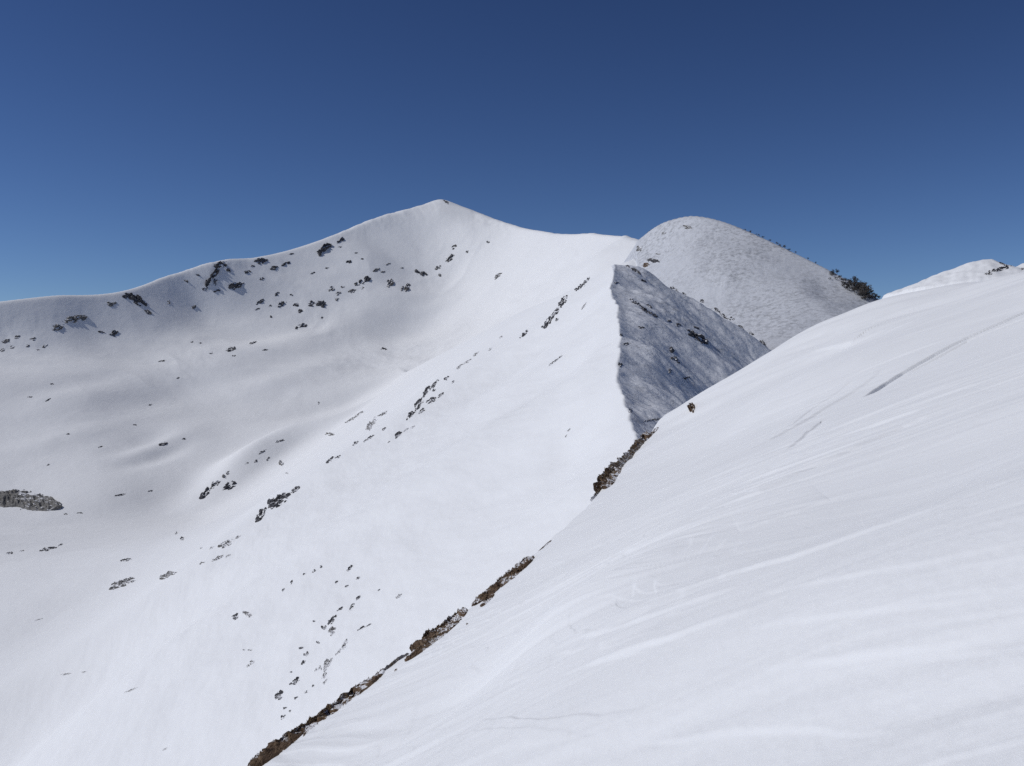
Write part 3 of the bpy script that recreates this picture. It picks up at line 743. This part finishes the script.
turf('broad dark brown rock low in the outcrop below the cornice', (608, 470, 38, 19, 58), n=110, size=.35, hgt=1.2)
turf('narrow dark tongue ending the outcrop below the cornice', (597, 487, 20, 6, 52), mat=M_grey, n=20, size=.3)
turf('small upright brown rock alone on the snow crest by the shaded face', (691.5, 407.5, 10, 8, 95), n=30, size=.35, hgt=1.2)
# ---- long turf and rock edge
turf('long brown turf and rock edge at the bottom of the photo', (312, 717, 178, 18, 36.5), n=420, size=.14, hgt=.75, bend=.25)
turf('pale snow dusted stone in the gap of the brown edge', (391, 655, 40, 8, 28), mat=M_pale, n=30, size=.12, hgt=.8)
turf('thick brown turf bank above the pale dusted stone', (438, 627, 72, 15, 37), n=320, size=.15, hgt=.9)
turf('thin brown turf ledge running below the thick turf bank', (431, 640, 70, 7, 37), n=140, size=.13, hgt=.7)
turf('slim brown turf edge reaching up to the right end', (502, 580, 82, 9, 38), n=220, size=.16, hgt=.9)
turf('short dark stone strip under the slim brown edge', (487, 600, 20, 4, 42), n=20, size=.12)
turf('small dark sliver standing above the right end of the brown edge', (525, 540, 15, 5, 62), mat=M_grey, n=15, size=.15)
turf('thin grey sliver just above the slim brown edge', (492, 573, 28, 3, 38), mat=M_grey, n=0)
turf('faint brown scratch right of the end of the brown edge', (545, 545, 18, 2, 38), n=0, hgt=.6)
cluster('tiny dark stone on the snow below the brown edge', M_brown, [(396, 670, 5, 3, 40), (366, 684, 4, 3, 40), (467, 624, 4, 2, 20)], far=False, group='tiny stones below the brown edge')
# ---- knoll on the crest at the right
single('dark rock band under the right side of the small summit knoll', M_dark, (1000, 269, 26, 4, 14), far=False, **OC)
single('small dark rock at the left foot of the small summit knoll', M_grey, (988, 274, 10, 3, 5), far=False)
single('dark stone on the steep right side of the small summit knoll', M_dark, (1003, 264, 12, 3, -28), far=False)
single('brown rock speck at the right edge beside the second white knoll', M_brown, (1022, 269, 4, 3, 40), far=False)

# ------------------------------------------------------------------ shrubs on the hill's right skyline
def shrub_mesh(seed, H):
    r = random.Random(seed); V, Fc = [], []
    def tube(a, b, ra, rb):
        d = Vector(b) - Vector(a); u = d.orthogonal().normalized(); w_ = d.normalized().cross(u); k = len(V)
        for P_, R_ in ((a, ra), (b, rb)):
            for i in range(4):
                q = i * math.pi / 2; V.append(tuple(Vector(P_) + (u * math.cos(q) + w_ * math.sin(q)) * R_))
        for i in range(4):
            Fc.append((k + i, k + (i + 1) % 4, k + 4 + (i + 1) % 4, k + 4 + i))
    def grow(p, d, L, rad, lev):
        e = tuple(Vector(p) + d * L); tube(p, e, rad, rad * .6)
        if lev == 0:
            for _ in range(5):       # dry leaf clumps
                c = Vector(e) + Vector([r.gauss(0, .09 * H) for _ in range(3)]); k = len(V); sz = .045 * H * r.uniform(.6, 1.3)
                for vx in ((1, 0, -.7), (-.5, .87, -.7), (-.5, -.87, -.7), (0, 0, 1)):
                    V.append(tuple(c + Vector([q * sz * r.uniform(.7, 1.3) for q in vx])))
                Fc.extend([(k, k + 1, k + 3), (k + 1, k + 2, k + 3), (k + 2, k, k + 3), (k, k + 2, k + 1)])
            return
        for _ in range(r.choice((2, 3, 3))):
            nd = (d + Vector([r.gauss(0, .5), r.gauss(0, .5), r.gauss(.15, .3)])).normalized()
            grow(e, nd, L * r.uniform(.6, .85), rad * .6, lev - 1)
    for _ in range(r.choice((2, 3))):
        grow((r.gauss(0, .04 * H), r.gauss(0, .04 * H), -.12 * H), Vector((r.gauss(0, .3), r.gauss(0, .3), 1)).normalized(), H * .38, H * .035, 3)
    me = bpy.data.meshes.new('shrub'); me.from_pydata(V, [], Fc); me.update(); me.materials.append(M_shrub)
    return me
shrubs = [shrub_mesh(50 + i, 1.0) for i in range(7)]
def shrub(u, v, hpx, label, group):
    p, _ = FAR.hit(u, v)
    me = shrubs[rng.randrange(7)]
    o = bpy.data.objects.new('shrub', me); col.objects.link(o)
    o.location = [float(q) for q in p]; s_ = hpx * p[1] / F
    o.scale = (s_ * 1.15, s_ * 1.15, s_); o.rotation_euler = (0, 0, rng.uniform(0, 6.28))
    o['label'] = label; o['category'] = 'shrub'
    if group: o['group'] = group
for u, v, h in [(844, 283, 5), (848, 286, 6), (852, 288, 8), (855, 290, 8), (858, 291, 9), (860, 294, 9), (863, 293, 8), (866, 297, 12), (869, 296, 8), (871, 298, 8), (861, 290, 9), (857, 295, 7), (865, 298, 9), (874, 299, 6), (850, 291, 6), (846, 288, 5), (862, 299, 7), (854, 286, 9), (868, 301, 7), (876, 301, 6)]:
    shrub(u, v, h, "dark bare shrub in the thicket where the hill's right skyline meets the near slope", 'thicket on the right end of the hill')
shrub(837, 275, 7, 'lone bare shrub on the hill skyline left above the thicket', None)
shrub(881, 299, 5, 'last small shrub right of the thicket at the snow edge', None)
for u, v, h in [(834, 275, 3), (840, 279, 4), (832, 276, 2.5), (836, 280, 3), (830, 280, 2.5), (842, 284, 3)]:
    shrub(u, v, h, 'low scrub tuft on the hill slope leading down to the thicket', 'low scrub above the thicket')
for u, v, h in [(745, 231, 2), (751, 233, 2.5), (757, 236, 2.5), (763, 238, 2), (776, 243, 2.5), (781, 246, 3), (785, 248, 3.5), (789, 251, 2.5), (795, 253, 2), (808, 259, 2), (770, 240, 2), (815, 263, 2)]:
    shrub(u, v, h, "tiny scrub tuft dotting the upper right skyline of the rounded hill", 'scrub tufts on the hill skyline')


# ------------------------------------------------------------------ light, sky, camera
SUN_EL, SUN_AZ = 44.0, -94.0
s = Vector((math.sin(math.radians(SUN_AZ)) * math.cos(math.radians(SUN_EL)), math.cos(math.radians(SUN_AZ)) * math.cos(math.radians(SUN_EL)), math.sin(math.radians(SUN_EL))))
ld = bpy.data.lights.new('sun', 'SUN'); ld.energy = 2.6; ld.angle = math.radians(.5); ld.color = (1.0, .978, .95)
lo = bpy.data.objects.new('sun', ld); lo.rotation_euler = s.to_track_quat('Z', 'Y').to_euler(); col.objects.link(lo)

w = bpy.data.worlds.new('World'); sc.world = w; w.use_nodes = True
nt = w.node_tree; bg = nt.nodes['Background']
st = nt.nodes.new('ShaderNodeTexSky'); st.sky_type = 'NISHITA'; st.sun_disc = False
st.sun_elevation = math.radians(SUN_EL); st.sun_rotation = math.radians(SUN_AZ)
st.altitude = 2600; st.air_density = 1.0; st.dust_density = 0.0; st.ozone_density = 2.0
bg.inputs['Strength'].default_value = .066
sk = nt.nodes.new('ShaderNodeMix'); sk.data_type = 'RGBA'; sk.blend_type = 'MULTIPLY'; sk.inputs[0].default_value = 1
nt.links.new(st.outputs[0], sk.inputs[6]); sk.inputs[7].default_value = (.06, .06, .06, 1)
gm = nt.nodes.new('ShaderNodeGamma'); gm.inputs[1].default_value = 1.5
nt.links.new(sk.outputs[2], gm.inputs[0])
s2 = nt.nodes.new('ShaderNodeMix'); s2.data_type = 'RGBA'; s2.blend_type = 'MULTIPLY'; s2.inputs[0].default_value = 1
nt.links.new(gm.outputs[0], s2.inputs[6]); s2.inputs[7].default_value = (23, 23.3, 26.3, 1)
nt.links.new(s2.outputs[2], bg.inputs['Color'])

cam = bpy.data.cameras.new('camera'); co = bpy.data.objects.new('camera', cam); col.objects.link(co)
cam.sensor_width = 36; cam.lens = 36 * F / 1024; cam.clip_start = .1; cam.clip_end = 60000
co.location = (0, 0, 0); co.rotation_euler = (math.radians(90), 0, 0)
sc.camera = co
sc.view_settings.view_transform = 'Standard'; sc.view_settings.look = 'None'
sc.view_settings.exposure = 0; sc.view_settings.gamma = 1
sc.render.engine = 'CYCLES'
sc.cycles.max_bounces = 6; sc.cycles.diffuse_bounces = 4; sc.cycles.use_denoising = False
